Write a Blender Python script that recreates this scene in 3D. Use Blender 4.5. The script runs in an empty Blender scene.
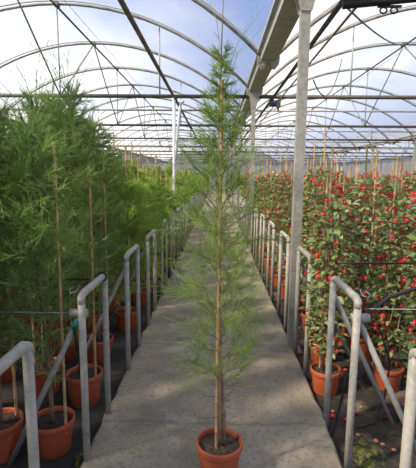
import bpy, math, random
import numpy as np
from mathutils import Matrix, Vector

random.seed(7)
SC = bpy.context.scene
COL = SC.collection
PI = math.pi

# ------------------------------------------------------------------ camera
F, CX, CY, CAM_H = 405.0, 208.0, 234.0, 1.6
VPX, VPY, ROLL = 217.0, 175.0, 0.012
d = np.array([(VPX - CX) / F, -(VPY - CY) / F, 1.0]); d /= np.linalg.norm(d)
u = np.array([math.sin(ROLL), math.cos(ROLL), 0.0]); u -= d * u.dot(d); u /= np.linalg.norm(u)
xr = np.cross(d, u)
if xr[0] < 0: xr = -xr
# columns: camera right / up / back axes expressed in world coordinates
right = Vector((xr[0], d[0], u[0])); up = Vector((xr[1], d[1], u[1])); fwd = Vector((xr[2], d[2], u[2]))
cam = bpy.data.cameras.new('camera'); camo = bpy.data.objects.new('camera', cam); COL.objects.link(camo)
m = Matrix.Identity(4)
for i in range(3):
    m[i][0] = right[i]; m[i][1] = up[i]; m[i][2] = -fwd[i]
m.translation = Vector((0, 0, CAM_H))
camo.matrix_world = m
cam.sensor_fit = 'HORIZONTAL'; cam.sensor_width = 36.0; cam.lens = F / 416.0 * 36.0
cam.clip_start = 0.05; cam.clip_end = 300
SC.camera = camo

# ------------------------------------------------------------------ sky, sun, exposure
SC.view_settings.view_transform = 'Standard'
SC.view_settings.look = 'None'
SC.view_settings.gamma = 1.0
SC.view_settings.use_curve_mapping = False
SC.view_settings.exposure = 0.12
w = bpy.data.worlds.new('sky'); SC.world = w; w.use_nodes = True
nt = w.node_tree; nt.nodes.clear()
def WN(t, **k):
    n = nt.nodes.new(t)
    for a, b in k.items(): setattr(n, a, b)
    return n
out = WN('ShaderNodeOutputWorld'); bg = WN('ShaderNodeBackground'); tc = WN('ShaderNodeTexCoord')
sep = WN('ShaderNodeSeparateXYZ'); ramp = WN('ShaderNodeValToRGB')
nt.links.new(tc.outputs['Generated'], sep.inputs[0]); nt.links.new(sep.outputs['Z'], ramp.inputs[0])
e = ramp.color_ramp.elements
e[0].position = 0.0; e[0].color = (0.72, 0.80, 0.92, 1)
e[1].position = 0.75; e[1].color = (0.12, 0.26, 0.72, 1)
x = e.new(0.15); x.color = (0.42, 0.58, 0.93, 1)
x = e.new(0.38); x.color = (0.21, 0.38, 0.85, 1)
mapn = WN('ShaderNodeMapping'); mapn.inputs['Scale'].default_value = (1.6, 1.6, 4.0)
noi = WN('ShaderNodeTexNoise'); noi.inputs['Scale'].default_value = 2.2; noi.inputs['Detail'].default_value = 5
cr = WN('ShaderNodeValToRGB'); cr.color_ramp.elements[0].position = 0.53; cr.color_ramp.elements[1].position = 0.85
mix = WN('ShaderNodeMixRGB'); mix.inputs[2].default_value = (0.95, 0.96, 1.0, 1)
nt.links.new(tc.outputs['Generated'], mapn.inputs[0]); nt.links.new(mapn.outputs[0], noi.inputs['Vector'])
nt.links.new(noi.outputs['Fac'], cr.inputs[0]); nt.links.new(cr.outputs[0], mix.inputs[0])
nt.links.new(ramp.outputs[0], mix.inputs[1]); nt.links.new(mix.outputs[0], bg.inputs['Color'])
bg.inputs['Strength'].default_value = 0.92
nt.links.new(bg.outputs[0], out.inputs[0])
sl = bpy.data.lights.new('sun', 'SUN'); so = bpy.data.objects.new('sun', sl); COL.objects.link(so)
sl.energy = 8.4; sl.angle = math.radians(4); sl.color = (1.0, 0.89, 0.70)
SUN_FROM = Vector((-0.66, -0.36, 0.68))          # where the sun stands
so.rotation_euler = (-SUN_FROM).to_track_quat('-Z', 'Y').to_euler()
try:
    SC.cycles.transparent_max_bounces = 24
    SC.cycles.use_denoising = True
    SC.cycles.max_bounces = 8
    SC.cycles.sample_clamp_indirect = 6
except Exception:
    pass

# ------------------------------------------------------------------ materials
def mat(name, base, rough=0.6, metal=0.0, noise=None, bump=0.0, rand=0.0, trans=0.0, spec=0.5):
    """noise = (scale, colour2, lo, hi, detail)"""
    M = bpy.data.materials.new(name); M.use_nodes = True
    t = M.node_tree; b = t.nodes['Principled BSDF']; L = t.links.new
    b.inputs['Roughness'].default_value = rough; b.inputs['Metallic'].default_value = metal
    b.inputs['Specular IOR Level'].default_value = spec
    co = t.nodes.new('ShaderNodeTexCoord')
    rgb = t.nodes.new('ShaderNodeRGB'); rgb.outputs[0].default_value = (*base, 1)
    c = rgb.outputs[0]
    if noise:
        for q in (noise if isinstance(noise, list) else [noise]):
            n = t.nodes.new('ShaderNodeTexNoise'); n.inputs['Scale'].default_value = q[0]; n.inputs['Detail'].default_value = q[4] if len(q) > 4 else 4
            L(co.outputs['Object'], n.inputs['Vector'])
            r = t.nodes.new('ShaderNodeMapRange'); r.inputs[1].default_value = q[2]; r.inputs[2].default_value = q[3]
            L(n.outputs['Fac'], r.inputs[0])
            mx = t.nodes.new('ShaderNodeMixRGB'); mx.inputs[2].default_value = (*q[1], 1)
            L(r.outputs[0], mx.inputs[0]); L(c, mx.inputs[1]); c = mx.outputs[0]
    if rand:
        oi = t.nodes.new('ShaderNodeObjectInfo'); hs = t.nodes.new('ShaderNodeHueSaturation')
        r = t.nodes.new('ShaderNodeMapRange'); r.inputs[3].default_value = 1 - rand; r.inputs[4].default_value = 1 + rand
        L(oi.outputs['Random'], r.inputs[0]); L(r.outputs[0], hs.inputs['Value']); L(c, hs.inputs['Color']); c = hs.outputs[0]
    L(c, b.inputs['Base Color'])
    if bump:
        n = t.nodes.new('ShaderNodeTexNoise'); n.inputs['Scale'].default_value = 60; n.inputs['Detail'].default_value = 6
        L(co.outputs['Object'], n.inputs['Vector'])
        bp = t.nodes.new('ShaderNodeBump'); bp.inputs['Strength'].default_value = bump; bp.inputs['Distance'].default_value = 0.01
        L(n.outputs['Fac'], bp.inputs['Height']); L(bp.outputs[0], b.inputs['Normal'])
    if trans:
        tl = t.nodes.new('ShaderNodeBsdfTranslucent'); L(c, tl.inputs['Color'])
        ms = t.nodes.new('ShaderNodeMixShader'); ms.inputs[0].default_value = trans
        L(b.outputs[0], ms.inputs[1]); L(tl.outputs[0], ms.inputs[2])
        L(ms.outputs[0], t.nodes['Material Output'].inputs[0])
    return M

GALV = mat('galvanised_steel', (0.40, 0.38, 0.335), 0.55, 0.1, [(30, (0.26, 0.25, 0.22), 0.4, 0.75), (9, (0.49, 0.47, 0.42), 0.5, 0.8)])
RAILM = mat('weathered_tube', (0.44, 0.41, 0.35), 0.6, 0.0, [(14, (0.28, 0.265, 0.22), 0.45, 0.8), (45, (0.58, 0.55, 0.48), 0.5, 0.8)])
STEEL = mat('roof_steel', (0.33, 0.31, 0.265), 0.6, 0.2, (6, (0.16, 0.14, 0.12), 0.4, 0.7))
LIGHTSTEEL = mat('pale_roof_steel', (0.46, 0.45, 0.41), 0.55, 0.15, (6, (0.34, 0.33, 0.30), 0.4, 0.7))
DARKSTEEL = mat('dark_tube', (0.10, 0.085, 0.075), 0.6, 0.2, (8, (0.17, 0.14, 0.11), 0.45, 0.7))
BROWNPIPE = mat('brown_pipe', (0.23, 0.18, 0.12), 0.6, 0.0, (5, (0.14, 0.11, 0.08), 0.4, 0.7))
GUTM = mat('gutter_zinc', (0.50, 0.49, 0.465), 0.55, 0.1, [(10, (0.36, 0.35, 0.33), 0.4, 0.75), (3, (0.56, 0.55, 0.53), 0.45, 0.8)])
STRIPM = mat('film_clip', (0.62, 0.62, 0.60), 0.5)
WHITEP = mat('white_pipe', (0.80, 0.81, 0.82), 0.4)
TERRA = mat('terracotta_plastic', (0.50, 0.11, 0.04), 0.5, 0, (8, (0.38, 0.08, 0.03), 0.4, 0.75), rand=0.12)
SOIL = mat('potting_soil', (0.05, 0.035, 0.025), 0.95, 0, (60, (0.16, 0.10, 0.07), 0.5, 0.75), bump=1.0)
BARK = mat('bark', (0.22, 0.14, 0.09), 0.9, 0, (40, (0.32, 0.22, 0.14), 0.4, 0.7))
CANE = mat('bamboo', (0.58, 0.38, 0.17), 0.6, 0, (7, (0.42, 0.25, 0.11), 0.4, 0.75), rand=0.15)
NEEDLE = mat('pine_needles', (0.38, 0.53, 0.11), 0.6, 0, (9, (0.17, 0.26, 0.07), 0.4, 0.75), trans=0.35)
NEEDLE2 = mat('tree_needles', (0.38, 0.54, 0.13), 0.6, 0, (5, (0.17, 0.29, 0.075), 0.4, 0.7), rand=0.2, trans=0.3)
NEEDLE3 = mat('young_tree_needles', (0.55, 0.70, 0.13), 0.6, 0, (3, (0.40, 0.55, 0.11), 0.4, 0.7), rand=0.2, trans=0.4)
DRYM = mat('dry_foliage', (0.38, 0.24, 0.12), 0.8, 0, (3, (0.26, 0.17, 0.09), 0.4, 0.7), trans=0.3)
LEAFM = mat('leaf_green', (0.22, 0.29, 0.09), 0.32, 0, [(14, (0.44, 0.50, 0.22), 0.45, 0.72), (11, (0.06, 0.10, 0.035), 0.5, 0.8)], rand=0.15, trans=0.25)
REDM = mat('red_petals', (0.62, 0.02, 0.05), 0.5, 0, (5, (0.78, 0.08, 0.10), 0.4, 0.7), trans=0.2)
STAMEN = mat('yellow_stamen', (0.75, 0.45, 0.08), 0.7)
PINKM = mat('faded_petals', (0.70, 0.22, 0.12), 0.7, 0, (20, (0.75, 0.40, 0.25), 0.4, 0.7))
BLACK = mat('black_plastic', (0.018, 0.018, 0.018), 0.5)
TEAL = mat('green_tape', (0.05, 0.32, 0.25), 0.5)
WIREM = mat('wire', (0.30, 0.30, 0.28), 0.5, 0.4)
MOTORB = mat('motor_blue', (0.05, 0.07, 0.16), 0.5)
MOSS = mat('moss', (0.14, 0.15, 0.03), 0.95, 0, (28, (0.035, 0.035, 0.018), 0.42, 0.56), bump=1.0)

def concrete():
    M = mat('concrete', (0.39, 0.325, 0.225), 0.9, 0, [
        (1.6, (0.22, 0.18, 0.125), 0.42, 0.66, 6), (5.5, (0.45, 0.395, 0.305), 0.48, 0.75, 6),
        (34, (0.20, 0.165, 0.11), 0.5, 0.75, 8), (90, (0.46, 0.43, 0.37), 0.55, 0.8, 3)], bump=0.5)
    t = M.node_tree; b = t.nodes['Principled BSDF']; L = t.links.new
    src = b.inputs['Base Color'].links[0].from_socket
    co = t.nodes.new('ShaderNodeTexCoord'); s = t.nodes.new('ShaderNodeSeparateXYZ'); L(co.outputs['Object'], s.inputs[0])
    n = t.nodes.new('ShaderNodeTexNoise'); n.inputs['Scale'].default_value = 3; L(co.outputs['Object'], n.inputs['Vector'])
    ad = t.nodes.new('ShaderNodeMath'); ad.operation = 'MULTIPLY_ADD'; ad.inputs[1].default_value = 0.10; L(n.outputs['Fac'], ad.inputs[0]); L(s.outputs['Y'], ad.inputs[2])
    md = t.nodes.new('ShaderNodeMath'); md.operation = 'PINGPONG'; md.inputs[1].default_value = 0.62; L(ad.outputs[0], md.inputs[0])
    r = t.nodes.new('ShaderNodeMapRange'); r.inputs[1].default_value = 0.0; r.inputs[2].default_value = 0.025; r.inputs[3].default_value = 0.55; r.inputs[4].default_value = 0.0
    L(md.outputs[0], r.inputs[0])
    mx = t.nodes.new('ShaderNodeMixRGB'); mx.inputs[2].default_value = (0.17, 0.145, 0.11, 1); L(r.outputs[0], mx.inputs[0]); L(src, mx.inputs[1]); L(mx.outputs[0], b.inputs['Base Color'])
    return M
CONC = concrete()
BEDL = mat('weed_cloth', (0.028, 0.026, 0.024), 0.9, 0, (4, (0.055, 0.048, 0.038), 0.5, 0.75), bump=0.6)
BEDR = mat('bed_soil', (0.03, 0.024, 0.019), 0.95, 0, [(2.6, (0.24, 0.19, 0.125), 0.55, 0.64, 7), (22, (0.065, 0.05, 0.036), 0.52, 0.7), (3.1, (0.12, 0.12, 0.035), 0.62, 0.72, 5)], bump=1.0)

def film(name, opacity):
    M = bpy.data.materials.new(name); M.use_nodes = True
    t = M.node_tree; t.nodes.clear(); L = t.links.new
    o = t.nodes.new('ShaderNodeOutputMaterial'); tr = t.nodes.new('ShaderNodeBsdfTransparent'); tr.inputs[0].default_value = (0.97, 0.97, 0.97, 1)
    tl = t.nodes.new('ShaderNodeBsdfTranslucent'); tl.inputs[0].default_value = (0.93, 0.93, 0.90, 1) if opacity < 0.7 else (0.45, 0.44, 0.42, 1)
    df = t.nodes.new('ShaderNodeBsdfDiffuse'); df.inputs[0].default_value = (0.8, 0.8, 0.78, 1)
    m1 = t.nodes.new('ShaderNodeMixShader'); m1.inputs[0].default_value = 0.2; L(tl.outputs[0], m1.inputs[1]); L(df.outputs[0], m1.inputs[2])
    co = t.nodes.new('ShaderNodeTexCoord'); n = t.nodes.new('ShaderNodeTexNoise'); n.inputs['Scale'].default_value = 0.7; n.inputs['Detail'].default_value = 6
    mp = t.nodes.new('ShaderNodeMapping'); mp.inputs['Scale'].default_value = (1, 0.35, 1); L(co.outputs['Object'], mp.inputs[0]); L(mp.outputs[0], n.inputs['Vector'])
    r = t.nodes.new('ShaderNodeMapRange'); r.inputs[1].default_value = 0.3; r.inputs[2].default_value = 0.7; r.inputs[3].default_value = opacity * 0.75; r.inputs[4].default_value = opacity * 1.25
    L(n.outputs['Fac'], r.inputs[0])
    m2 = t.nodes.new('ShaderNodeMixShader'); L(r.outputs[0], m2.inputs[0]); L(tr.outputs[0], m2.inputs[1]); L(m1.outputs[0], m2.inputs[2])
    L(m2.outputs[0], o.inputs[0])
    return M
FILM = film('roof_film', 0.47)
WALLFILM = film('wall_film', 0.80)

# ------------------------------------------------------------------ mesh helpers
class MB:
    def __init__(s): s.v = []; s.f = []; s.mi = []
    def add(s, vs, fs, mi=0):
        o = len(s.v); s.v += [tuple(p) for p in vs]; s.f += [tuple(i + o for i in q) for q in fs]; s.mi += [mi] * len(fs)
    def tube(s, pts, r, n=8, caps=True, mi=0):
        pts = [Vector(p) for p in pts]; k = len(pts); rs = r if isinstance(r, (list, tuple)) else [r] * k
        vs = []; prev = None
        for i, p in enumerate(pts):
            t = (pts[min(i + 1, k - 1)] - pts[max(i - 1, 0)])
            t = t.normalized() if t.length > 1e-9 else Vector((0, 0, 1))
            if prev is None:
                a = Vector((1, 0, 0)) if abs(t.x) < 0.9 else Vector((0, 1, 0))
            else: a = prev
            a = (a - t * a.dot(t)).normalized(); b = t.cross(a); prev = a
            sc = 1.0
            for j in range(n):
                an = 2 * PI * j / n; vs.append(p + (a * math.cos(an) + b * math.sin(an)) * rs[i] * sc)
        fs = [(i * n + j, i * n + (j + 1) % n, (i + 1) * n + (j + 1) % n, (i + 1) * n + j) for i in range(k - 1) for j in range(n)]
        if caps: fs += [tuple(range(n - 1, -1, -1)), tuple((k - 1) * n + j for j in range(n))]
        s.add(vs, fs, mi); return s
    def box(s, a, b, mi=0):
        (x0, y0, z0), (x1, y1, z1) = a, b
        s.add([(x0, y0, z0), (x1, y0, z0), (x1, y1, z0), (x0, y1, z0), (x0, y0, z1), (x1, y0, z1), (x1, y1, z1), (x0, y1, z1)],
              [(3, 2, 1, 0), (4, 5, 6, 7), (0, 1, 5, 4), (1, 2, 6, 5), (2, 3, 7, 6), (3, 0, 4, 7)], mi); return s
    def prism(s, poly, axis, a, b, mi=0):
        """poly of 2D points extruded along axis from a to b"""
        def P(p, t): return {'x': (t, p[0], p[1]), 'y': (p[0], t, p[1]), 'z': (p[0], p[1], t)}[axis]
        n = len(poly); vs = [P(p, a) for p in poly] + [P(p, b) for p in poly]
        s.add(vs, [tuple(range(n)), tuple(range(2 * n - 1, n - 1, -1))] + [(i, i + n, (i + 1) % n + n, (i + 1) % n) for i in range(n)], mi); return s
    def lathe(s, prof, n=24, c=(0, 0, 0), mi=0):
        k = len(prof); vs = [(c[0] + r * math.cos(2 * PI * j / n), c[1] + r * math.sin(2 * PI * j / n), c[2] + z) for r, z in prof for j in range(n)]
        fs = [(i * n + j, i * n + (j + 1) % n, (i + 1) * n + (j + 1) % n, (i + 1) * n + j) for i in range(k - 1) for j in range(n)]
        s.add(vs, fs, mi); return s
    def mesh(s, name, mats, smooth=True):
        me = bpy.data.meshes.new(name); me.from_pydata(s.v, [], s.f)
        for q in (mats if isinstance(mats, (list, tuple)) else [mats]): me.materials.append(q)
        me.polygons.foreach_set('material_index', s.mi); me.polygons.foreach_set('use_smooth', [smooth] * len(s.f)); me.update()
        return me
def link(name, me, parent=None, loc=(0, 0, 0), rz=0.0):
    o = bpy.data.objects.new(name, me); COL.objects.link(o); o.location = loc; o.rotation_euler = (0, 0, rz)
    if parent: o.parent = parent
    return o
def obj(name, mb, mats, parent=None, loc=(0, 0, 0), smooth=True): return link(name, mb.mesh(name, mats, smooth), parent, loc)
def tag(o, label=None, cat=None, group=None, kind=None):
    for k, v in (('label', label), ('category', cat), ('group', group), ('kind', kind)):
        if v: o[k] = v
    return o
def thing(name, loc, label, cat, group=None, rz=0.0):
    return tag(link(name, None, None, loc, rz), label, cat, group)
KIDS = {}
def kids(o):
    if o.name not in KIDS: KIDS[o.name] = list(o.children)
    return KIDS[o.name]
def dup(root, loc, rz=0.0, scale=None, label=None, group=None):
    r = root.copy(); COL.objects.link(r); r.location = loc; r.rotation_euler = (0, 0, rz)
    if scale: r.scale = scale
    if label: r['label'] = label
    if group: r['group'] = group
    for ch in kids(root):
        c = ch.copy(); COL.objects.link(c); c.parent = r
        for g in kids(ch):
            q = g.copy(); COL.objects.link(q); q.parent = c
    return r
ORD = 'first second third fourth fifth sixth seventh eighth ninth tenth eleventh twelfth thirteenth fourteenth fifteenth sixteenth seventeenth eighteenth nineteenth twentieth'.split()
ORD += ['twenty-' + q for q in ORD[:9]] + ['thirtieth'] + ['thirty-' + q for q in ORD[:9]]
def nth(i): return ORD[min(i, len(ORD) - 1)]

def strands_mesh(name, P0, P1, P2, R, mat_):
    """many fine three-sided needles, each bent once"""
    P0, P1, P2, R = (np.asarray(a, float) for a in (P0, P1, P2, R))
    n = len(P0); t = P2 - P0; t /= np.linalg.norm(t, axis=1, keepdims=True) + 1e-9
    a = np.cross(t, np.array([0.31, 0.77, 0.55])); a /= np.linalg.norm(a, axis=1, keepdims=True) + 1e-9; b = np.cross(t, a)
    V = np.zeros((n, 7, 3)); R = R[:, None]
    for j in range(3):
        o = a * math.cos(2.0944 * j) + b * math.sin(2.0944 * j)
        V[:, j] = P0 + o * R; V[:, 3 + j] = P1 + o * R * 0.85
    V[:, 6] = P2
    q = [(0, 1, 4, 3), (1, 2, 5, 4), (2, 0, 3, 5)]; tr = [(3, 4, 6), (4, 5, 6), (5, 3, 6)]
    base = np.arange(n)[:, None, None] * 7
    Q = (np.array(q)[None] + base).reshape(-1, 4); T = (np.array(tr)[None] + base).reshape(-1, 3)
    me = bpy.data.meshes.new(name)
    nl = Q.size + T.size; nf = len(Q) + len(T)
    me.vertices.add(n * 7); me.vertices.foreach_set('co', V.reshape(-1))
    me.loops.add(nl); me.loops.foreach_set('vertex_index', np.concatenate([Q.reshape(-1), T.reshape(-1)]).astype(np.int32))
    me.polygons.add(nf)
    tot = np.concatenate([np.full(len(Q), 4), np.full(len(T), 3)]).astype(np.int32)
    me.polygons.foreach_set('loop_start', np.concatenate([[0], np.cumsum(tot)[:-1]]).astype(np.int32)); 
    me.polygons.foreach_set('use_smooth', np.ones(nf, bool))
    me.materials.append(mat_); me.update(calc_edges=True); me.validate()
    return me

# ------------------------------------------------------------------ setting: ground, walkway
BED = -0.06
XG, BAY = 0.75, 8.04                      # gutter line beside the walkway, bay width
GUT = [XG - 2 * BAY, XG - BAY, XG, XG + BAY, XG + 2 * BAY]
YF0, YSTEP, NF = 3.72, 2.475, 23          # first column frame, arch spacing
YEND = YF0 + YSTEP * (NF - 1) + 0.1
def slab(name, x0, x1, y0, y1, z0, z1, m_, label):
    o = obj(name, MB().box((x0, y0, z0), (x1, y1, z1)), m_, smooth=False); tag(o, label, None, None, 'structure'); return o
slab('ground_tree_bed', GUT[0], 0, -5, YEND, -0.3, BED, BEDL, 'black weed cloth ground under the trees')
slab('ground_flower_bed', 0, GUT[4], -5, YEND, -0.3, BED, BEDR, 'dark soil ground under the red flowering plants')
wk = MB()
rs = random.Random(3)
ys = [-3 + 0.12 * i for i in range(int((YEND + 2) / 0.12))]
vs, fs = [], []
for i, y in enumerate(ys):
    l = -0.735 + rs.uniform(-0.012, 0.012); r_ = 0.735 + rs.uniform(-0.012, 0.012)
    vs += [(l, y, BED - 0.02), (l, y, -0.012), (l + 0.015, y, 0), (r_ - 0.015, y, 0), (r_, y, -0.012), (r_, y, BED - 0.02)]
    if i: fs += [((i - 1) * 6 + j, i * 6 + j, i * 6 + j + 1, (i - 1) * 6 + j + 1) for j in range(5)]
wk.add(vs, fs)
tag(obj('floor_walkway', wk, CONC, smooth=False), 'worn stained concrete walkway between the railings', None, None, 'structure')

# ------------------------------------------------------------------ setting: roof film and end walls
RA, RISE, ZG = 5.55, 1.6, 3.38
def arch_pt(t, rr=0.0):
    """t from -1 to 1 across a bay, relative to bay centre"""
    a = math.asin(3.9 / RA) * t
    return ((RA + rr) * math.sin(a), ZG + RISE - RA + (RA + rr) * math.cos(a))
NA = 24
YB = -3.7
side = ['far_left', 'left', 'right', 'far_right']
for b in range(4):
    c = (GUT[b] + GUT[b + 1]) / 2
    mb = MB(); vs = []; fs = []
    for yy in (YB, YEND):
        for i in range(NA + 1):
            p = arch_pt(-1 + 2 * i / NA, 0.045); vs.append((c + p[0], yy, p[1]))
    fs = [(i, i + 1, NA + 2 + i, NA + 1 + i) for i in range(NA)]
    mb.add(vs, fs)
    tag(obj('ceiling_film_' + side[b], mb, FILM), 'translucent plastic film roof over the %s bay' % side[b].replace('_', ' '), None, None, 'structure')
    # end wall of the bay
    mb = MB(); poly = [(c + arch_pt(-1 + 2 * i / NA)[0], arch_pt(-1 + 2 * i / NA)[1]) for i in range(NA + 1)] + [(c + 3.99, ZG), (c + 3.99, BED), (c - 3.99, BED), (c - 3.99, ZG)]
    mb.prism(poly, 'y', YEND, YEND + 0.02)
    tag(obj('wall_end_' + side[b], mb, WALLFILM, smooth=False), 'milky plastic end wall of the greenhouse', None, None, 'structure')
for nm, xx in (('left', GUT[0] - 0.2), ('right', GUT[4] + 0.2)):
    tag(obj('wall_' + nm, MB().box((xx - 0.01, YB, BED), (xx + 0.01, YEND, 3.4)), WALLFILM, smooth=False), 'milky plastic side wall of the greenhouse', None, None, 'structure')

# ------------------------------------------------------------------ roof frame
BAYNAME = ['outermost tree bay', 'tree bay', 'flower bay', 'bay past the flower bay']
mb = MB(); mb.tube([(arch_pt(-1 + 2 * i / NA)[0], 0, arch_pt(-1 + 2 * i / NA)[1]) for i in range(NA + 1)], 0.028, 8)
arch_me = mb.mesh('roof_arch', STEEL)
mb = MB(); vs = []; fs = []
for i in range(NA + 1):
    for (dy, dz) in ((-0.13, 0.018), (-0.09, 0.018), (-0.09, 0.034), (-0.13, 0.034)):
        p = arch_pt(-1 + 2 * i / NA, dz - 0.005); vs.append((p[0], dy, p[1]))
    if i: fs += [((i - 1) * 4 + j, (i - 1) * 4 + (j + 1) % 4, i * 4 + (j + 1) % 4, i * 4 + j) for j in range(4)]
mb.add(vs, fs); strip_me = mb.mesh('film_strip', STRIPM, False)
ridge_cap = MB().box((-0.05, -0.06, ZG + RISE - 0.045), (0.05, 0.06, ZG + RISE + 0.03)).mesh('ridge_clamp', STEEL, False)
def frame_y(k): return YF0 + YSTEP * k + (0.22 if k == 1 else 0)
for b in range(4):
    c = (GUT[b] + GUT[b + 1]) / 2
    for k in range(-2, NF):
        if b == 0 and k < 3: continue
        if b == 3 and k < 3: continue
        far = k > 9
        lab = ('thin grey roof arch far down the %s' % BAYNAME[b]) if far else 'curved steel roof arch over the %s, %s from the camera' % (BAYNAME[b], nth(k - (1 if b in (1, 2) else 3)))
        if not far and k < 1: lab = 'steel roof arch of the %s overhead, out of the picture' % BAYNAME[b]
        o = thing('roof_arch', (c, frame_y(k), 0), lab, 'roof arch', ('overhead ' if k < 1 else 'far arches of the ' if far else 'arches of the ') + BAYNAME[b])
        link('arch_tube', arch_me, o)
        if not far:
            link('film_strip', strip_me, o); link('ridge_clamp', ridge_cap, o)
# tie tubes with their struts
ZT = 3.2
ztq = arch_pt(0.49)[1]; xq = arch_pt(0.49)[0]
tie_me = MB().tube([(-4.0, 0, ZT), (4.0, 0, ZT)], 0.04, 8).mesh('tie_tube', DARKSTEEL)
king_me = MB().tube([(0, 0, ZT), (0, 0, ZG + RISE - 0.02)], 0.013, 6).mesh('king_post', STEEL)
q_me = [MB().tube([(sx * xq, 0, ZT), (sx * xq, 0, ztq - 0.01)], 0.016, 6).mesh('strut', LIGHTSTEEL) for sx in (-1, 1)]
thin_me = MB().tube([(-4.0, 0, 3.3), (4.0, 0, 3.3)], 0.027, 6).mesh('thin_tie', LIGHTSTEEL)
diag_up = MB().tube([(0, 0, ZT), (0, -YSTEP, ZG + RISE - 0.03)], 0.017, 6).mesh('diagonal_brace', STEEL)
diag_dn = MB().tube([(0, 0, ZT), (0, YSTEP, ZG + RISE - 0.03)], 0.017, 6).mesh('diagonal_brace', STEEL)
for b in range(4):
    c = (GUT[b] + GUT[b + 1]) / 2
    for k in range(-2, NF):
        if b in (0, 3) and k < 4: continue
        if k % 2 == 0:
            far = k > 9
            lab = 'dark horizontal tie far down the %s' % BAYNAME[b] if far else 'dark tie tube with struts across the %s, %s from camera' % (BAYNAME[b], nth(k // 2 - (1 if b in (1, 2) else 2)))
            if k < 2: lab = 'dark tie tube of the %s overhead, out of the picture' % BAYNAME[b]
            o = thing('roof_tie', (c, frame_y(k), -0.035 if k == 0 else 0), lab, 'tie beam', ('overhead ' if k < 2 else 'far ties of the ' if far else 'ties of the ') + BAYNAME[b])
            link('tie_tube', tie_me, o)
            link('king_post', king_me, o)
            for q in q_me: link('strut', q, o)
            link('diagonal_brace', diag_up, o); link('diagonal_brace', diag_dn, o)
        elif k >= 3:
            far = k > 9
            lab = 'thin pale tie far down the %s' % BAYNAME[b] if far else 'thin pale horizontal tie across the %s, %s from the camera' % (BAYNAME[b], nth((k - 3) // 2))
            o = link('thin_tie', thin_me, None, (c, frame_y(k), 0)); tag(o, lab, 'tie beam', ('far thin ties of the ' if far else 'thin ties of the ') + BAYNAME[b])
    o = obj('ridge_purlin', MB().tube([(c, YB, ZG + RISE - 0.045), (c, YEND, ZG + RISE - 0.045)], 0.022, 8), DARKSTEEL)
    tag(o, 'dark ridge tube running the length of the %s' % BAYNAME[b], 'purlin')
    if b in (1, 2):
        o = obj('ridge_wire', MB().tube([(c + 0.22, YB, ZG + RISE + 0.0), (c + 0.22, YEND, ZG + RISE + 0.0)], 0.006, 5), LIGHTSTEEL)
        tag(o, 'thin pale wire beside the ridge tube of the %s' % BAYNAME[b], 'wire')
# gutters with arch brackets
def gutter_profile(x):
    t = 0.006
    o_ = [(-0.17, 3.44), (-0.17, 3.40), (-0.125, 3.40), (-0.115, 3.30), (0.115, 3.30), (0.125, 3.40), (0.17, 3.40), (0.17, 3.44)]
    i_ = [(0.155, 3.44), (0.155, 3.415), (0.115, 3.415), (0.105, 3.31), (-0.105, 3.31), (-0.115, 3.415), (-0.155, 3.415), (-0.155, 3.44)]
    return [(x + a, z) for a, z in o_ + i_]
br = MB()
for sx in (-1, 1):
    br.prism([(sx * 0.03, 3.29), (sx * 0.05, 3.20), (sx * 0.10, 3.18), (sx * 0.16, 3.25), (sx * 0.17, 3.37), (sx * 0.13, 3.37)], 'y', -0.035, -0.025)
    br.prism([(sx * 0.03, 3.29), (sx * 0.05, 3.20), (sx * 0.10, 3.18), (sx * 0.16, 3.25), (sx * 0.17, 3.37), (sx * 0.13, 3.37)], 'y', 0.025, 0.035)
    for (bx, bz) in ((0.075, 3.23), (0.11, 3.22), (0.14, 3.28), (0.14, 3.34)):
        br.tube([(sx * bx, -0.05, bz), (sx * bx, 0.05, bz)], 0.012, 6)
br.box((-0.13, -0.04, 3.275), (0.13, 0.04, 3.30))
br_me = br.mesh('arch_bracket', GALV, False)
for i in range(5):
    nm = ['outermost gutter past the trees', 'gutter between the two tree bays', 'long zinc gutter above the walkway side posts', 'gutter beyond the red flower bed', 'outermost gutter past the flowers'][i]
    g = thing('roof_gutter', (GUT[i], 0, 0), nm, 'gutter')
    mb = MB(); p = gutter_profile(0)
    n = len(p); vs = [(a, YB, z) for a, z in p] + [(a, YEND, z) for a, z in p]
    mb.add(vs, [(j, j + n, (j + 1) % n + n, (j + 1) % n) for j in range(n)]); obj('gutter_channel', mb, GUTM, g, smooth=False)
    for k in range(-1, 12):
        link('arch_bracket', br_me, g, (0, frame_y(k), 0))
# support posts
post = MB().box((-0.041, -0.041, BED), (0.041, 0.041, 3.31)).mesh('post_tube', GALV, False)
gus = MB()
for yy in (-0.053, 0.041):
    gus.prism([(-0.05, 2.98), (0.05, 2.98), (0.125, 3.30), (-0.125, 3.30)], 'y', yy, yy + 0.012)
gus_me = gus.mesh('gusset_plate', GALV, False)
foot = MB().box((-0.09, -0.09, BED), (0.09, 0.09, BED + 0.012)).mesh('foot_plate', GALV, False)
PN = {1: 'between the two tree bays', 2: 'beside the walkway', 3: 'beyond the red flower bed'}
for gi in (1, 2, 3):
    for j, k in enumerate(range(-2, NF, 2)):
        if gi != 2 and k < 2: continue
        far = k > 9
        if gi == 2:
            lab = 'square galvanised support post far down the walkway' if far else ['square galvanised support post behind the camera', 'tall square galvanised support post nearest the camera, rising past the right railing', 'second square galvanised support post along the right railing', 'third square galvanised support post along the right railing', 'fourth square galvanised support post along the right railing', 'fifth square galvanised support post along the right railing'][j]
        else:
            lab = 'thin grey support post %s, far away' % PN[gi] if far else 'grey support post %s, %s from the camera' % (PN[gi], nth((k - 2) // 2))
        p = thing('roof_support_post', (GUT[gi] - (0.012 if gi == 2 else 0), frame_y(k), 0), lab, 'post', ('far support posts ' if far else 'support posts ') + PN[gi])
        link('post_tube', post, p); link('gusset_plate', gus_me, p); link('foot_plate', foot, p)
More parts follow.
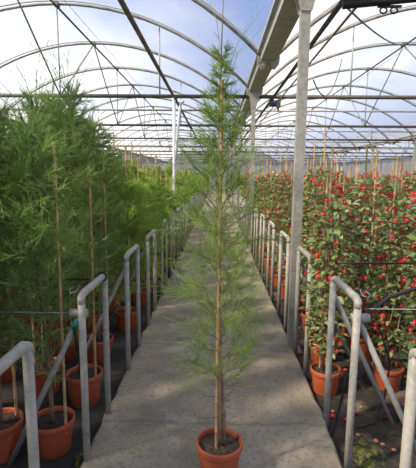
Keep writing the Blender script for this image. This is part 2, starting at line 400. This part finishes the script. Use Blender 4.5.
# long pipes resting under the ties
for (xx, zz, mm, r_, lab) in ((-0.88, 3.14, BROWNPIPE, 0.028, 'brown water pipe hung under the ties on the tree side of the walkway'),
                              (1.10, 3.14, DARKSTEEL, 0.026, 'dark pipe running just past the gutter above the flowers'),
                              (1.27, 3.15, BROWNPIPE, 0.014, 'thin brown pipe running beside the dark pipe above the flowers')):
    p = thing('water_pipe', (xx, 0, zz), lab, 'pipe')
    obj('pipe_tube', MB().tube([(0, YB, 0), (0, YEND, 0)], r_, 8), mm, p)
    cl = MB(); cl.box((-r_ - 0.012, -0.03, -r_ - 0.012), (r_ + 0.012, 0.03, 0.05)); cm = cl.mesh('pipe_clamp', BLACK, False)
    for k in range(0, 10, 2): link('pipe_clamp', cm, p, (0, frame_y(k), 0))
tag(obj('brace_tube', MB().tube([(1.05, YF0 - 0.02, 3.035), (2.7, YF0 - 0.02, 3.19)], 0.036, 8), BLACK), 'thick black brace tube running up from the dark pipe at the nearest frame', 'brace')
# sensor bracket on the first tie
s = thing('sensor_bracket', (1.40, YF0, 3.0), 'small dark double ring bracket under the nearest flower bay tie', 'bracket')
mb = MB()
for dx in (0, 0.09):
    mb.tube([(dx + 0.03 * math.cos(a * PI / 4), 0, 0.0 + 0.025 * math.sin(a * PI / 4)) for a in range(9)], 0.008, 6, False)
obj('ring', mb, BLACK, s); obj('mounting_bar', MB().box((-0.05, -0.01, 0.022), (0.15, 0.01, 0.04)), BLACK, s, smooth=False)
# ventilation motor on the tie at the second post
s = thing('vent_motor', (1.13, 8.62, 3.08), 'small dark blue motor hanging under the tie beside the second post', 'motor')
obj('motor_body', MB().tube([(-0.11, 0, -0.03), (-0.09, 0, -0.03), (0.09, 0, -0.03), (0.11, 0, -0.03)], [0.05, 0.085, 0.085, 0.05], 14), MOTORB, s)
obj('gearbox', MB().box((0.08, -0.07, -0.12), (0.2, 0.07, 0.06)), BROWNPIPE, s, smooth=False)
s.scale = (0.75,) * 3
obj('hanger', MB().box((-0.02, -0.02, 0.04), (0.02, 0.02, 0.2)).box((0.12, -0.02, -0.24), (0.16, 0.02, -0.1)), DARKSTEEL, s, smooth=False)
# sagging cables
def sag(a, b, s_, n=14): return [Vector(a).lerp(Vector(b), i / n) + Vector((0, 0, -s_ * 4 * (i / n) * (1 - i / n))) for i in range(n + 1)]
for a, b, s_, lab in (((1.28, 4.6, 3.42), (4.77, 11.1, 4.94), 0.12, 'dark cable sagging from the gutter up to the flower bay ridge'),
                      ((1.7, 7.6, 3.3), (3.2, 11.1, 4.6), 0.55, 'thin cable loop sagging low under the flower bay arches')):
    tag(obj('sagging_cable', MB().tube(sag(a, b, s_), 0.012, 6), DARKSTEEL), lab, 'cable')
# white standpipe pair hanging under the tie
p = thing('white_standpipe', (-0.9, 8.6, 0), 'white plastic standpipe pair rising from the trees to the tie', 'pipe')
obj('riser', MB().tube([(0.0, 0, BED), (-0.0, 0, 3.16)], 0.034, 10), WHITEP, p)
obj('branch_pipe', MB().tube([(0.04, -0.02, 1.9), (0.05, -0.02, 2.2), (0.13, -0.02, 3.0), (0.15, -0.02, 3.07), (0.21, -0.02, 3.09)], 0.028, 10), WHITEP, p)

# ------------------------------------------------------------------ hand railings: U-shaped tube frames with outward struts
RF = [(0.98, 1.45), (2.07, 2.52), (3.15, 3.60), (4.14, 4.62), (5.22, 5.68)] + [(6.30 + 1.08 * i, 6.75 + 1.08 * i) for i in range(18)]
HR, RT = 0.96, 0.0205
def rail_frame(sx, y0, y1, i):
    L_ = y1 - y0
    name = 'left railing on the tree side' if sx < 0 else 'right railing on the flower side'
    far = i > 9
    lab = ('railing frame far along the %s' % name) if far else 'grey tube frame of the %s, %s from camera' % (name, nth(i))
    t = thing('railing_frame', (0.748 if sx > 0 else -0.715, y0, 0), lab, 'railing', ('far frames of the ' if far else 'frames of the ') + name)
    n = 10 if i < 5 else 6
    for yy in (0, L_):
        obj('upright', MB().tube([(0, yy, BED), (0, yy, HR - 0.01)], RT, n), RAILM, t)
    h = HR + (0.0)
    obj('top_bar', MB().tube([(0, -0.006, HR - 0.045), (0, 0.002, HR - 0.012), (0, 0.03, HR), (0, L_ - 0.03, HR), (0, L_ - 0.002, HR - 0.012), (0, L_ + 0.006, HR - 0.045)], RT * 1.06, n), RAILM, t)
    if 0 < i < 9:
        for yy in ((0, L_) if sx > 0 else (0,)):
            s_ = obj('strut', MB().tube([(sx * 0.02, yy + 0.03, 0.84), (sx * 0.46, yy + 0.03, BED + 0.0)], 0.016, n), GALV, t)
            if i == 1 and yy == 0:
                obj('clamp', MB().tube([(sx * -0.02, yy + 0.03, 0.85), (sx * 0.075, yy + 0.03, 0.85)], 0.024, n), GALV, s_)
    if i == 1 and sx < 0:
        obj('cable_tie', MB().tube([(RT * 1.35 * math.cos(a * PI / 6), L_ - 0.05, HR + RT * 1.35 * math.sin(a * PI / 6)) for a in range(13)], 0.006, 5, False), BLACK, t)
    if i == 1:
        pts = [(sx * 0.03, 0.05, 0.99), (sx * 0.045, 0.10, 0.985), (sx * 0.075, 0.11, 0.98), (sx * 0.08, 0.05, 0.972), (sx * 0.055, 0.0, 0.97), (sx * 0.03, 0.02, 0.975), (sx * 0.04, 0.08, 0.98)]
        obj('wire_coil', MB().tube(pts, 0.004, 5), WIREM, t)
    if i == 1 and sx < 0:
        obj('green_tape', MB().tube([(-0.03, 0.03, 0.815), (-0.055, 0.03, 0.765)], 0.024, 10), TEAL, t)['label'] = 'strip of green tape'
    return t
for sx in (-1, 1):
    for i, (a, b_) in enumerate(RF): rail_frame(sx, a, b_, i)
# wires and hoses tied to the railings
def cable(name, pts, r_, m_, lab, cat): return tag(obj(name, MB().tube(pts, r_, 6), m_), lab, cat)
cable('tension_wire', [(-0.79, 2.10, 0.85), (-2.6, 2.10, 0.85)], 0.004, WIREM, 'thin wire stretched from the near left railing into the trees', 'wire')
cable('tension_wire', [(0.79, 2.10, 0.90), (2.6, 2.12, 0.90)], 0.0025, WIREM, 'thin wire stretched from the near right railing into the flowers', 'wire')
cable('drip_hose', sag((-0.79, 2.45, 0.95), (-2.4, 2.5, 0.95), 0.02), 0.008, BLACK, 'black drip hose strung through the near trees', 'hose')
cable('drip_hose', [(0.74, 2.10, 0.80), (0.82, 2.12, 0.87), (0.95, 2.16, 0.95), (1.1, 2.2, 0.985), (1.4, 2.3, 0.99)], 0.011, BLACK, 'thick black hose arching away from the near right railing', 'hose')
cable('drip_hose', [(0.80, 2.62, 1.035), (1.0, 2.66, 1.03), (1.6, 2.7, 1.02), (2.3, 2.75, 1.04)], 0.007, BLACK, 'thin black drip hose strung level through the flowers', 'hose')
cable('drip_hose', sag((0.76, 2.08, 0.8), (0.73, 2.35, BED + 0.02), 0.05), 0.008, BLACK, 'black hose hanging down behind the near right railing', 'hose')
cable('drip_hose', [(1.06, 2.5, 0.62), (1.18, 2.6, 0.35), (1.17, 2.62, 0.1), (1.08, 2.55, BED + 0.01), (0.95, 2.5, BED + 0.008)], 0.006, BLACK, 'thin black hose drooping onto the soil by the flower pots', 'hose')
cable('drip_hose', sag((-0.76, 2.07, 0.78), (-0.74, 2.1, 0.45), 0.0), 0.008, BLACK, 'short black hose end beside the near left upright', 'hose')
for i, xx in enumerate((-1.16, -1.52)):
    tag(obj('hose_clip', MB().tube([(xx - 0.03, 2.47, 0.93), (xx + 0.03, 2.47, 0.925)], 0.011, 8), PINKM), ('pink clip on the black drip hose, nearer the railing', 'pink clip on the black drip hose, deeper among the trees')[i], 'clip')

# ------------------------------------------------------------------ pots
def pot_parts(t, r=0.13, h=0.23, name='pot'):
    prof = [(0.001, 0.0), (r * 0.76, 0.0), (r * 0.78, 0.006), (r * 0.93, h - 0.045), (r * 0.94, h - 0.04), (r * 1.0, h - 0.038), (r * 1.02, h - 0.03), (r * 1.03, h - 0.004), (r * 1.015, h), (r * 0.95, h), (r * 0.93, h - 0.01), (r * 0.90, h - 0.06)]
    return prof
def make_pot(t, r, h, seed=0):
    p = obj('pot', MB().lathe(pot_parts(t, r, h), 28), TERRA, t)
    rr = random.Random(seed); mb = MB(); n = 20; R_ = r * 0.93
    vs = [(0, 0, h - 0.02)]; fs = []
    for ring in range(1, 5):
        for j in range(n):
            a = 2 * PI * j / n; q = R_ * ring / 4
            vs.append((q * math.cos(a), q * math.sin(a), h - 0.03 + rr.uniform(-0.008, 0.01)))
    for j in range(n): fs.append((0, 1 + j, 1 + (j + 1) % n))
    for ring in range(3):
        for j in range(n):
            a = 1 + ring * n; fs.append((a + j, a + n + j, a + n + (j + 1) % n, a + (j + 1) % n))
    mb.add(vs, fs); obj('soil', mb, SOIL, p)
    return p
def cane_mb(x, y, z0, x1, y1, z1, r=0.0075):
    mb = MB(); pts = []; rs_ = []; n = 12
    for i in range(n + 1):
        t = i / n; P = (x + (x1 - x) * t, y + (y1 - y) * t, z0 + (z1 - z0) * t)
        for dz, k in ((-0.004, 1.0), (0.0, 1.25), (0.004, 1.0)):
            pts.append((P[0], P[1], P[2] + dz)); rs_.append(r * k)
    mb.tube(pts, rs_, 7); return mb

# ------------------------------------------------------------------ feathery trees
def tree_geometry(seed, H, z_lo, n_br, reach, n_tw, n_nd, needle_r, needle_len, trunk_r, lean=0.02, up_lo=0.5, up_hi=1.15, top=0.97, wisps=0, dist=0.95):
    """returns trunk MB and strand arrays; reach(s) gives the branch length at relative height s"""
    R = random.Random(seed); G = np.random.RandomState(seed)
    mb = MB(); z0 = 0.2
    ph = R.uniform(0, 6.28)
    def tr(z): t = z / H; return Vector((lean * math.sin(3.1 * t + ph) * t, lean * math.cos(2.3 * t + ph) * t, z))
    zs = [z0 + (H - z0) * i / 16 for i in range(17)]
    mb.tube([tr(z) for z in zs], [max(0.0022, trunk_r * (1 - (i / 16) ** 1.1) + 0.0018) for i in range(17)], 7)
    S0, S1, S2, SR = [], [], [], []
    az = R.uniform(0, 6.28)
    for i in range(n_br):
        s_ = (i + R.random()) / n_br
        z = z_lo + (H - z_lo) * (s_ ** dist) * top
        az += 2.4 + R.uniform(-0.4, 0.4)
        Lb = reach((z - z_lo) / (H - z_lo)) * R.uniform(0.6, 1.15)
        el = R.uniform(up_lo, up_hi)
        P = tr(z); dr = Vector((math.cos(az) * math.cos(el), math.sin(az) * math.cos(el), math.sin(el)))
        pts = [P]; n = 5
        for q in range(n):
            dr = (dr + Vector((R.uniform(-.12, .12), R.uniform(-.12, .12), R.uniform(-.16, .08)))).normalized()
            pts.append(pts[-1] + dr * Lb / n)
        mb.tube(pts, [0.0035 * (1 - 0.8 * q / n) * (0.5 + Lb * 1.5) for q in range(n + 1)], 4, False)
        for q in range(n_tw):
            t = 0.22 + 0.78 * (q + R.random()) / n_tw
            f = t * n; k = min(int(f), n - 1); B0 = pts[k].lerp(pts[k + 1], f - k); bd = (pts[k + 1] - pts[k]).normalized()
            td = (bd * 0.9 + Vector((R.gauss(0, .55), R.gauss(0, .55), R.gauss(0.15, .45)))).normalized()
            Lt = Lb * R.uniform(0.22, 0.5) + 0.03
            S0.append(B0); S1.append(B0 + td * Lt * 0.5 + Vector((0, 0, 0.004))); S2.append(B0 + td * Lt); SR.append(needle_r * 1.2)
            for w_ in range(n_nd):
                a = R.random(); nb = B0 + td * Lt * a
                nd = (td * 1.0 + Vector((R.gauss(0, .42), R.gauss(0, .42), R.gauss(0.05, .42)))).normalized()
                ln = needle_len * R.uniform(0.6, 1.3) * min(1.0, 0.25 + Lb * 4)
                mid = nb + nd * ln * 0.55
                tip = nb + nd * ln + Vector((0, 0, -0.12 * ln))
                S0.append(nb); S1.append(mid); S2.append(tip); SR.append(needle_r * R.uniform(0.7, 1.2))
    for i in range(wisps):
        B0 = tr(H * R.uniform(0.7, 0.97)); a = R.uniform(0, 6.28); o = R.uniform(0.1, 0.5)
        dr = Vector((math.cos(a) * o, math.sin(a) * o, 1)).normalized(); Lw = R.uniform(0.22, 0.5)
        bend = Vector((math.cos(a), math.sin(a), -0.3)) * Lw * 0.2
        q1 = B0 + dr * Lw * 0.55; q2 = B0 + dr * Lw + bend
        S0.append(B0); S1.append(q1); S2.append(q2); SR.append(needle_r * 1.5)
        for w_ in range(9):
            f = R.uniform(0.2, 0.95); nb = B0.lerp(q1, f / 0.55) if f < 0.55 else q1.lerp(q2, (f - 0.55) / 0.45)
            nd = (dr + Vector((R.gauss(0, .4), R.gauss(0, .4), 0))).normalized(); ln = R.uniform(0.04, 0.09)
            S0.append(nb); S1.append(nb + nd * ln * .5); S2.append(nb + nd * ln); SR.append(needle_r * 0.8)
    return mb, (S0, S1, S2, SR), tr

# the tree on the walkway
MX, MY = 0.03, 1.955
mt = thing('potted_tree', (MX, MY, 0), 'slender wispy tree in a terracotta pot standing alone on the concrete walkway', 'tree')
make_pot(mt, 0.12, 0.215, 1)
def reach_main(s):
    k = [(0, 0.20), (0.1, 0.26), (0.28, 0.28), (0.45, 0.23), (0.6, 0.155), (0.7, 0.085), (0.8, 0.04), (1.0, 0.015)]
    for (a, va), (b_, vb) in zip(k, k[1:]):
        if s <= b_: return va + (vb - va) * (s - a) / (b_ - a)
    return 0.05
mb, st, trf = tree_geometry(11, 2.42, 0.5, 104, reach_main, 9, 9, 0.0010, 0.085, 0.0105, 0.03, 0.35, 1.1, 0.86, 5)
# second thin stem at the foot, as in the photograph
mb.tube([(0.026, 0.01, 0.12), (0.021, 0.0, 0.35), (0.008, 0.0, 0.6)], [0.010, 0.009, 0.005], 7)
mb.tube([(0.0, 0.0, 0.12), (0.0, 0.0, 0.22)], 0.011, 7)
obj('trunk', mb, BARK, mt)
link('foliage', strands_mesh('foliage', *st, NEEDLE), mt)
obj('bamboo_stake', cane_mb(-0.018, -0.012, 0.12, -0.012, -0.012, 2.03, 0.0085), CANE, mt)
# low bare twigs
tw = MB(); R = random.Random(5)
for i in range(16):
    z = R.uniform(0.25, 0.55); a = R.uniform(0, 6.28); L_ = R.uniform(0.12, 0.24)
    p0 = Vector((0.01, 0, z)); dr = Vector((math.cos(a), math.sin(a), R.uniform(-0.1, 0.5)))
    tw.tube([p0, p0 + dr * L_ * 0.5, p0 + dr * L_ + Vector((0, 0, 0.02))], [0.0022, 0.0016, 0.0008], 4, False)
    for q in range(5):
        b0 = p0 + dr * L_ * R.uniform(0.3, 1); e2 = b0 + Vector((R.uniform(-.06, .06), R.uniform(-.06, .06), R.uniform(-.01, .06)))
        tw.tube([b0, e2], [0.0012, 0.0006], 3, False)
obj('bare_twig', tw, BARK, mt)

def reach_l(s):
    return (0.20 + 0.10 * math.sin(s * PI)) * (1 - 0.6 * s ** 3)
protos = []
for v in range(5):
    H = [2.1, 2.25, 2.0, 2.3, 2.15][v]
    t = thing('potted_tree', (0, 0, 0), 'feathery green tree', 'tree')
    make_pot(t, 0.125, 0.23, 20 + v)
    mb, st, _ = tree_geometry(40 + v, H, 0.50, 92, reach_l, 8, 9, 0.0016, 0.085, 0.012, 0.05, 0.4, 1.25, 0.93, 16, 0.72)
    obj('trunk', mb, BARK, t); link('foliage', strands_mesh('foliage', *st, NEEDLE2), t)
    obj('bamboo_stake', cane_mb(0.095, -0.045, 0.16, 0.10, -0.045, [1.85, 1.75, 1.8, 1.9, 2.02][v], 0.009), CANE, t)
    protos.append(t)
young = []
for v in range(3):
    t = thing('potted_tree', (0, 0, 0), 'young green tree', 'tree')
    make_pot(t, 0.125, 0.23, 30 + v)
    mb, st, _ = tree_geometry(70 + v, [1.75, 1.9, 1.65][v], 0.35, 56, reach_l, 8, 8, 0.0032, 0.13, 0.011, 0.04, 0.4, 1.25)
    obj('trunk', mb, BARK, t); link('foliage', strands_mesh('foliage', *st, NEEDLE3), t)
    obj('bamboo_stake', cane_mb(0.03, -0.03, 0.16, 0.02, -0.02, [2.15, 2.25, 2.05][v], 0.009), CANE, t)
    young.append(t)
R = random.Random(21)
used = set()
def place(pr, v, loc, sc, lab, grp):
    rz = R.uniform(0, 6.28)
    if pr is protos and 'front' in lab: rz = 0.0
    if pr[v].name not in used:
        used.add(pr[v].name); o = pr[v]; PEND.append((o, loc, rz, sc, lab, grp)); return None
    return dup(pr[v], loc, rz, sc, lab, grp)
PEND = []
def in_frame(x_, y_, r_): return y_ > 0.3 and (x_ + r_) / y_ > -217 / F and (x_ - r_) / y_ < 199 / F
front = [(-1.02, 0.35), (-1.0, 0.98), (-0.97, 2.23), (-0.95, 2.76), (-1.04, 3.43), (-0.96, 4.2), (-0.95, 5.01)] + [(-0.97, 5.7 + 0.7 * i) for i in range(5)]  # first two are unseen trees added to shade the bed
rows_l = [front]
for ri, xx in enumerate((-1.31, -1.7, -2.12, -2.56, -3.02, -3.5, -4.0, -4.55, -5.1)):
    row = []
    y = 0.2 + 0.3 * (ri % 2)
    while y < 9.0:
        if xx > -0.60 * y - 2.3: row.append((xx + R.uniform(-.05, .05), y + R.uniform(-.08, .08)))  # bound reaches past the view, adding unseen trees that shade the bed
        y += 0.66 if ri < 4 else 0.75
    rows_l.append(row)
rows_l[1] = [(-1.33, 0.25), (-1.35, 0.9), (-1.3, 1.55), (-1.26, 2.17), (-1.30, 2.88)] + [(a, b_) for a, b_ in rows_l[1] if b_ > 3.3]  # row opens with unseen trees added for their shade
rowname = ['front left row'] + ['%s left row' % nth(i) for i in range(1, 12)]
for ri, row in enumerate(rows_l):
    shown = -1
    for i, (x_, y_) in enumerate(row):
        seen = in_frame(x_, y_, 0.3); shown += seen
        v = (i * 2 + ri * 3) % 5
        tall = y_ < 4.0 + 0.25 * ri
        h = R.uniform(0.94, 1.06)
        if ri == 0: h *= 0.95 if y_ < 4.1 else (0.95 if y_ < 5.3 else 0.78)
        elif not tall: h *= 0.93
        place(protos if tall else young, v if tall else v % 3, (x_, y_, BED), (1, 1, h),
              ('tall feathery green tree in pot, %s from the camera in the %s' if tall else 'mid-height feathery green tree, %s from the camera in the %s') % (nth(shown), rowname[ri]) if seen else 'feathery green tree added outside the picture, shading the tree bed', 'feathery trees, ' + rowname[ri] if seen else 'added shade trees beside the camera')
for ri, xx in enumerate((-1.0, -1.5, -2.0, -2.6, -3.2, -3.8, -4.4, -5.1, -5.8, -6.5)):
    y = 9.6 + 0.3 * (ri % 2); i = 0
    while y < 17:
        if xx > -0.56 * y - 0.3:
            place(young, (i + ri) % 3, (xx + R.uniform(-.06, .06), y, BED), (1, 1, R.uniform(0.82, 0.98)),
                  'small bright green tree far down the tree bed, %s along the %s' % (nth(i), rowname[ri]), 'shorter trees, ' + rowname[ri]); i += 1
        y += 0.85
# far field of young trees as one mass
def mass(name, xs, ys_, H, dens, nr, nl, m_, seed, lab, cat):
    G = np.random.RandomState(seed); P0, P1, P2, RR = [], [], [], []
    for x_ in xs:
        for y_ in ys_:
            px, py = x_ + G.uniform(-.12, .12), y_ + G.uniform(-.15, .15); h = H * G.uniform(0.88, 1.08)
            n = dens
            z = G.uniform(0.25, h, n); rad = 0.36 * (1 - 0.6 * (z / h) ** 3) * np.sqrt(G.uniform(0, 1, n)); a = G.uniform(0, 6.28, n)
            b0 = np.stack([px + rad * np.cos(a), py + rad * np.sin(a), z + BED], 1)
            dr = np.stack([np.cos(a) * 0.5, np.sin(a) * 0.5, np.ones(n)], 1) + G.normal(0, .45, (n, 3)); dr /= np.linalg.norm(dr, axis=1, keepdims=True)
            ln = nl * G.uniform(0.6, 1.3, (n, 1))
            P0.append(b0); P1.append(b0 + dr * ln * .55); P2.append(b0 + dr * ln - [0, 0, 0.02]); RR.append(np.full(n, nr) * G.uniform(.7, 1.2, n))
    me = strands_mesh(name, np.concatenate(P0), np.concatenate(P1), np.concatenate(P2), np.concatenate(RR), m_)
    return tag(link(name, me), lab, cat, None, 'stuff')
mass('tree_foliage', np.arange(-7, -0.9, 0.62), np.arange(17.4, 42, 1.15), 1.42, 230, 0.0075, 0.24, NEEDLE3, 1, 'distant mass of bright green young trees', 'foliage')
mass('dry_foliage', np.arange(-5.6, -1.0, 0.6), np.arange(43, 54, 1.2), 1.72, 160, 0.014, 0.3, DRYM, 2, 'distant brown dry planting at the far end', 'foliage')

# ------------------------------------------------------------------ red flowering plants
def leaf_mesh(name, seed, H, n, rad):
    G = random.Random(seed); mb = MB()
    for i in range(n):
        z = 0.30 + (H - 0.30) * G.random() ** 0.85; a = G.uniform(0, 6.28); r_ = rad * (0.35 + 0.65 * math.sqrt(G.random())) * (1.0 - 0.35 * ((z - 0.3) / (H - 0.3)) ** 4)
        if z < 0.5: r_ *= 0.6
        p = Vector((r_ * math.cos(a), r_ * math.sin(a), z))
        dr = Vector((math.cos(a) + G.gauss(0, .6), math.sin(a) + G.gauss(0, .6), G.gauss(0.1, .5))).normalized()
        sd = dr.cross(Vector((G.gauss(0, .4), G.gauss(0, .4), 1))).normalized(); nn = sd.cross(dr).normalized()
        L_ = G.uniform(0.045, 0.075); W_ = L_ * 0.30
        vs = [p, p + dr * L_ * .35 + sd * W_ + nn * .006, p + dr * L_ * .4, p + dr * L_ * .35 - sd * W_ + nn * .006, p + dr * L_ * .75 + sd * W_ * .7 - nn * .002, p + dr * L_ * .75 - sd * W_ * .7 - nn * .002, p + dr * L_ - nn * .012]
        mb.add(vs, [(0, 2, 1), (0, 3, 2), (1, 2, 6, 4), (2, 3, 5, 6)])
    return mb.mesh(name, LEAFM, True)
fl = MB()
for ring, (r_, z_, n, off) in enumerate(((0.031, 0.002, 6, 0), (0.022, 0.014, 5, 0.5))):
    for j in range(n):
        a = 2 * PI * (j + off) / n; wd = 0.62
        c0 = Vector((0, 0, 0)); 
        fl.add([(0, 0, z_ - 0.004), (r_ * .6 * math.cos(a - wd), r_ * .6 * math.sin(a - wd), z_ + 0.006), (r_ * math.cos(a - .3), r_ * math.sin(a - .3), z_ + 0.01), (r_ * math.cos(a + .3), r_ * math.sin(a + .3), z_ + 0.01), (r_ * .6 * math.cos(a + wd), r_ * .6 * math.sin(a + wd), z_ + 0.006)],
               [(0, 1, 2, 3), (0, 3, 4)])
fl.lathe([(0.007, 0.012), (0.006, 0.022), (0.001, 0.025)], 6, mi=1)
FLOWER = fl.mesh('flower', [REDM, STAMEN])
def flower_spots(seed, H, n, rad):
    G = random.Random(seed); out = []
    for i in range(n):
        z = 0.34 + (H - 0.30) * G.random() ** 0.8; a = G.uniform(0, 6.28)
        r_ = rad * (1.02 - 0.3 * ((z - 0.3) / (H - 0.3)) ** 4) * G.uniform(0.85, 1.08)
        if z < 0.5: r_ *= 0.7
        nrm = Vector((math.cos(a), math.sin(a), G.uniform(-0.1, 0.7))).normalized()
        out.append((Vector((r_ * math.cos(a), r_ * math.sin(a), z)), nrm, G.uniform(0.42, 0.74)))
    return out
def make_flower_plant(v, individual):
    H = [1.62, 1.55, 1.68][v]; rad = [0.155, 0.175, 0.15][v]
    t = thing('flowering_plant', (0, 0, 0), 'red flowering plant', 'plant')
    make_pot(t, 0.115, 0.2, 60 + v)
    mb = MB(); G = random.Random(90 + v)
    for s_ in range(4):
        a = s_ * 1.57 + G.random(); mb.tube([(0.02 * math.cos(a), 0.02 * math.sin(a), 0.16), (0.05 * math.cos(a), 0.05 * math.sin(a), 0.5), (0.09 * math.cos(a + .6), 0.09 * math.sin(a + .6), 1.0), (0.06 * math.cos(a + 1), 0.06 * math.sin(a + 1), H - 0.06)], [0.007, 0.006, 0.004, 0.002], 5)
    obj('stem', mb, BARK, t)
    link('foliage', leaf_mesh('foliage', 120 + v, H, 620, rad), t)
    obj('bamboo_stake', cane_mb(0.04, -0.05, 0.14, 0.03, -0.03, [1.95, 1.8, 2.08][v], 0.0075), CANE, t)
    spots = flower_spots(200 + v + (10 if individual else 0), H, 92, rad)
    if individual:
        for p, nrm, s_ in spots:
            o = link('flower', FLOWER, t); o.location = p; o.rotation_euler = nrm.to_track_quat('Z', 'Y').to_euler(); o.scale = (s_,) * 3
    else:
        mb = MB()
        base = [Vector(q.co) for q in FLOWER.vertices]; faces = [tuple(q.vertices) for q in FLOWER.polygons]; mis = [q.material_index for q in FLOWER.polygons]
        for p, nrm, s_ in spots:
            q = nrm.to_track_quat('Z', 'Y'); o_ = len(mb.v)
            mb.v += [tuple(p + q @ (b0 * s_ * 1.15)) for b0 in base]; mb.f += [tuple(i + o_ for i in f) for f in faces]; mb.mi += mis
        o = obj('blossom', mb, [REDM, STAMEN], t); o['kind'] = 'stuff'
    return t
fp_near = [make_flower_plant(v, True) for v in range(3)]
fp_far = [make_flower_plant(v, False) for v in range(3)]
R = random.Random(33)
rows_r = [[(0.86, 2.97), (0.97, 3.52), (1.04, 4.2), (0.97, 4.85)] + [(0.97, 5.45 + 0.55 * i) for i in range(15)],
          [(1.37, 2.5), (1.37, 3.05), (1.36, 3.62), (1.45, 4.15)] + [(1.4, 4.7 + 0.55 * i) for i in range(16)]]
for ri, xx in enumerate((1.85, 2.3, 2.78, 3.25, 3.75, 4.3, 4.9, 5.5, 6.1, 6.7)):
    y = 2.7 + 0.27 * (ri % 2); row = []
    while y < 13.6:
        if xx < 0.52 * y + 0.55: row.append((xx + R.uniform(-.05, .05), y + R.uniform(-.06, .06)))
        y += 0.55 if ri < 4 else 0.72
    rows_r.append(row)
rn = ['front right row'] + ['%s right row' % nth(i) for i in range(1, 14)]
for ri, row in enumerate(rows_r):
    shown = -1
    for i, (x_, y_) in enumerate(row):
        seen = in_frame(x_, y_, 0.18); shown += seen
        near = y_ < 4.4 or (ri == 0 and y_ < 6.2)
        v = (i + 2 * ri) % 3
        place(fp_near if near else fp_far, v, (x_, y_, BED), (1, 1, R.uniform(0.88, 1.07)),
              'staked plant with red flowers, %s from the camera in the %s' % (nth(shown), rn[ri]) if seen else 'red flowering plant outside the picture beside the flower bed view', 'red flowering plants, ' + rn[ri] if seen else 'red plants outside the picture')
# far plants as one mass of leaves with red flowers
def far_flowers():
    G = np.random.RandomState(8); mb = MB(); R_ = random.Random(8)
    for x_ in np.arange(1.05, 8.3, 0.62):
        for y_ in np.arange(14.0 if x_ < 7 else 12.5, 34, 1.0):
            if x_ > 0.56 * y_ + 0.6: continue
            for i in range(95):
                a = R_.uniform(0, 6.28); z = R_.uniform(0.5, 1.6); r_ = 0.3 * math.sqrt(R_.random()); red = R_.random() < 0.16
                p = Vector((x_ + r_ * math.cos(a), y_ + r_ * math.sin(a) * 1.5, z + BED)); s_ = R_.uniform(0.05, 0.085) if not red else R_.uniform(0.03, 0.045)
                u1 = Vector((R_.gauss(0, 1), R_.gauss(0, 1), R_.gauss(0, 1))).normalized(); u2 = u1.orthogonal().normalized(); u3 = u1.cross(u2)
                mb.add([p - u1 * s_, p + u2 * s_ * .6 + u3 * .01, p + u1 * s_, p - u2 * s_ * .6 + u3 * .01], [(0, 1, 2, 3)], 1 if red else 0)
            if R_.random() < 0.5:
                mb.tube([(x_, y_, 0.5), (x_ + 0.05, y_, R_.uniform(1.7, 2.0))], 0.011, 4, True, 2)
    o = obj('plant_foliage', mb, [LEAFM, REDM, CANE]); tag(o, 'distant mass of red flowering plants on stakes', 'foliage', None, 'stuff')
far_flowers()
for o, loc, rz, sc, lab, grp in PEND:
    o.location = loc; o.rotation_euler = (0, 0, rz); o.scale = sc; o['label'] = lab; o['group'] = grp
for pr in protos + young + fp_near + fp_far:
    if pr.name not in used:
        for ch in kids(pr):
            for g in list(ch.children): bpy.data.objects.remove(g)
            bpy.data.objects.remove(ch)
        bpy.data.objects.remove(pr)

# ------------------------------------------------------------------ moss, fallen flowers
mo = MB(); R = random.Random(9); n = 16; m_ = 12
vs = []; fs = []
for i in range(n + 1):
    for j in range(m_ + 1):
        x_ = -1 + 2 * i / n; y_ = -1 + 2 * j / m_; rr = math.hypot(x_, y_)
        vs.append((0.11 * x_ * (1 + 0.25 * math.sin(5 * y_)), 0.18 * y_ * (1 + 0.2 * math.sin(4 * x_)), max(0, (1 - rr ** 2)) * 0.035 + R.uniform(0, 0.006) - 0.004))
        if i and j: a = (i - 1) * (m_ + 1) + j - 1; fs.append((a, a + m_ + 1, a + m_ + 2, a + 1))
mo.add(vs, fs)
tag(link('moss', mo.mesh('moss', MOSS), None, (0.92, 2.22, BED)), 'patch of yellow-green moss on the soil beside the right railing', 'moss', None, 'stuff')
tag(link('moss', mo.mesh('moss', MOSS), None, (-0.78, 2.12, BED), 0.4), 'small tuft of moss against the walkway edge by the near left upright', 'moss', None, 'stuff').scale = (0.3, 0.35, 1.6)
fall = [(1.0, 2.66, 0), (1.02, 2.36, 1), (0.98, 2.30, 1), (1.05, 2.33, 1), (1.1, 2.28, 1), (0.93, 2.42, 1), (1.22, 2.30, 1), (1.20, 2.62, 0), (1.06, 2.74, 1), (0.82, 2.62, 0), (0.84, 2.68, 1), (0.90, 2.58, 0), (1.15, 2.2, 1),
        (1.3, 2.5, 0), (0.86, 2.86, 0), (1.05, 3.2, 0), (1.12, 3.3, 0), (1.2, 3.25, 0), (1.5, 2.75, 1), (1.42, 2.55, 1)]
for i, (x_, y_, f) in enumerate(fall):
    o = link('fallen_flower', FLOWER if not f else FLOWER, None, (x_, y_, BED + 0.004), R.uniform(0, 6)); o.scale = ((0.4 if f else 0.55) + 0.2 * R.random(),) * 3
    if f:
        o.data = FADED if 'FADED' in globals() else globals().setdefault('FADED', fl.mesh('faded_flower', [PINKM, STAMEN]))
    tag(o, 'faded pinkish flower fallen on the soil of the flower bed' if f else 'bright red flower fallen on the soil of the flower bed', 'flower', 'faded fallen flowers' if f else 'red fallen flowers')
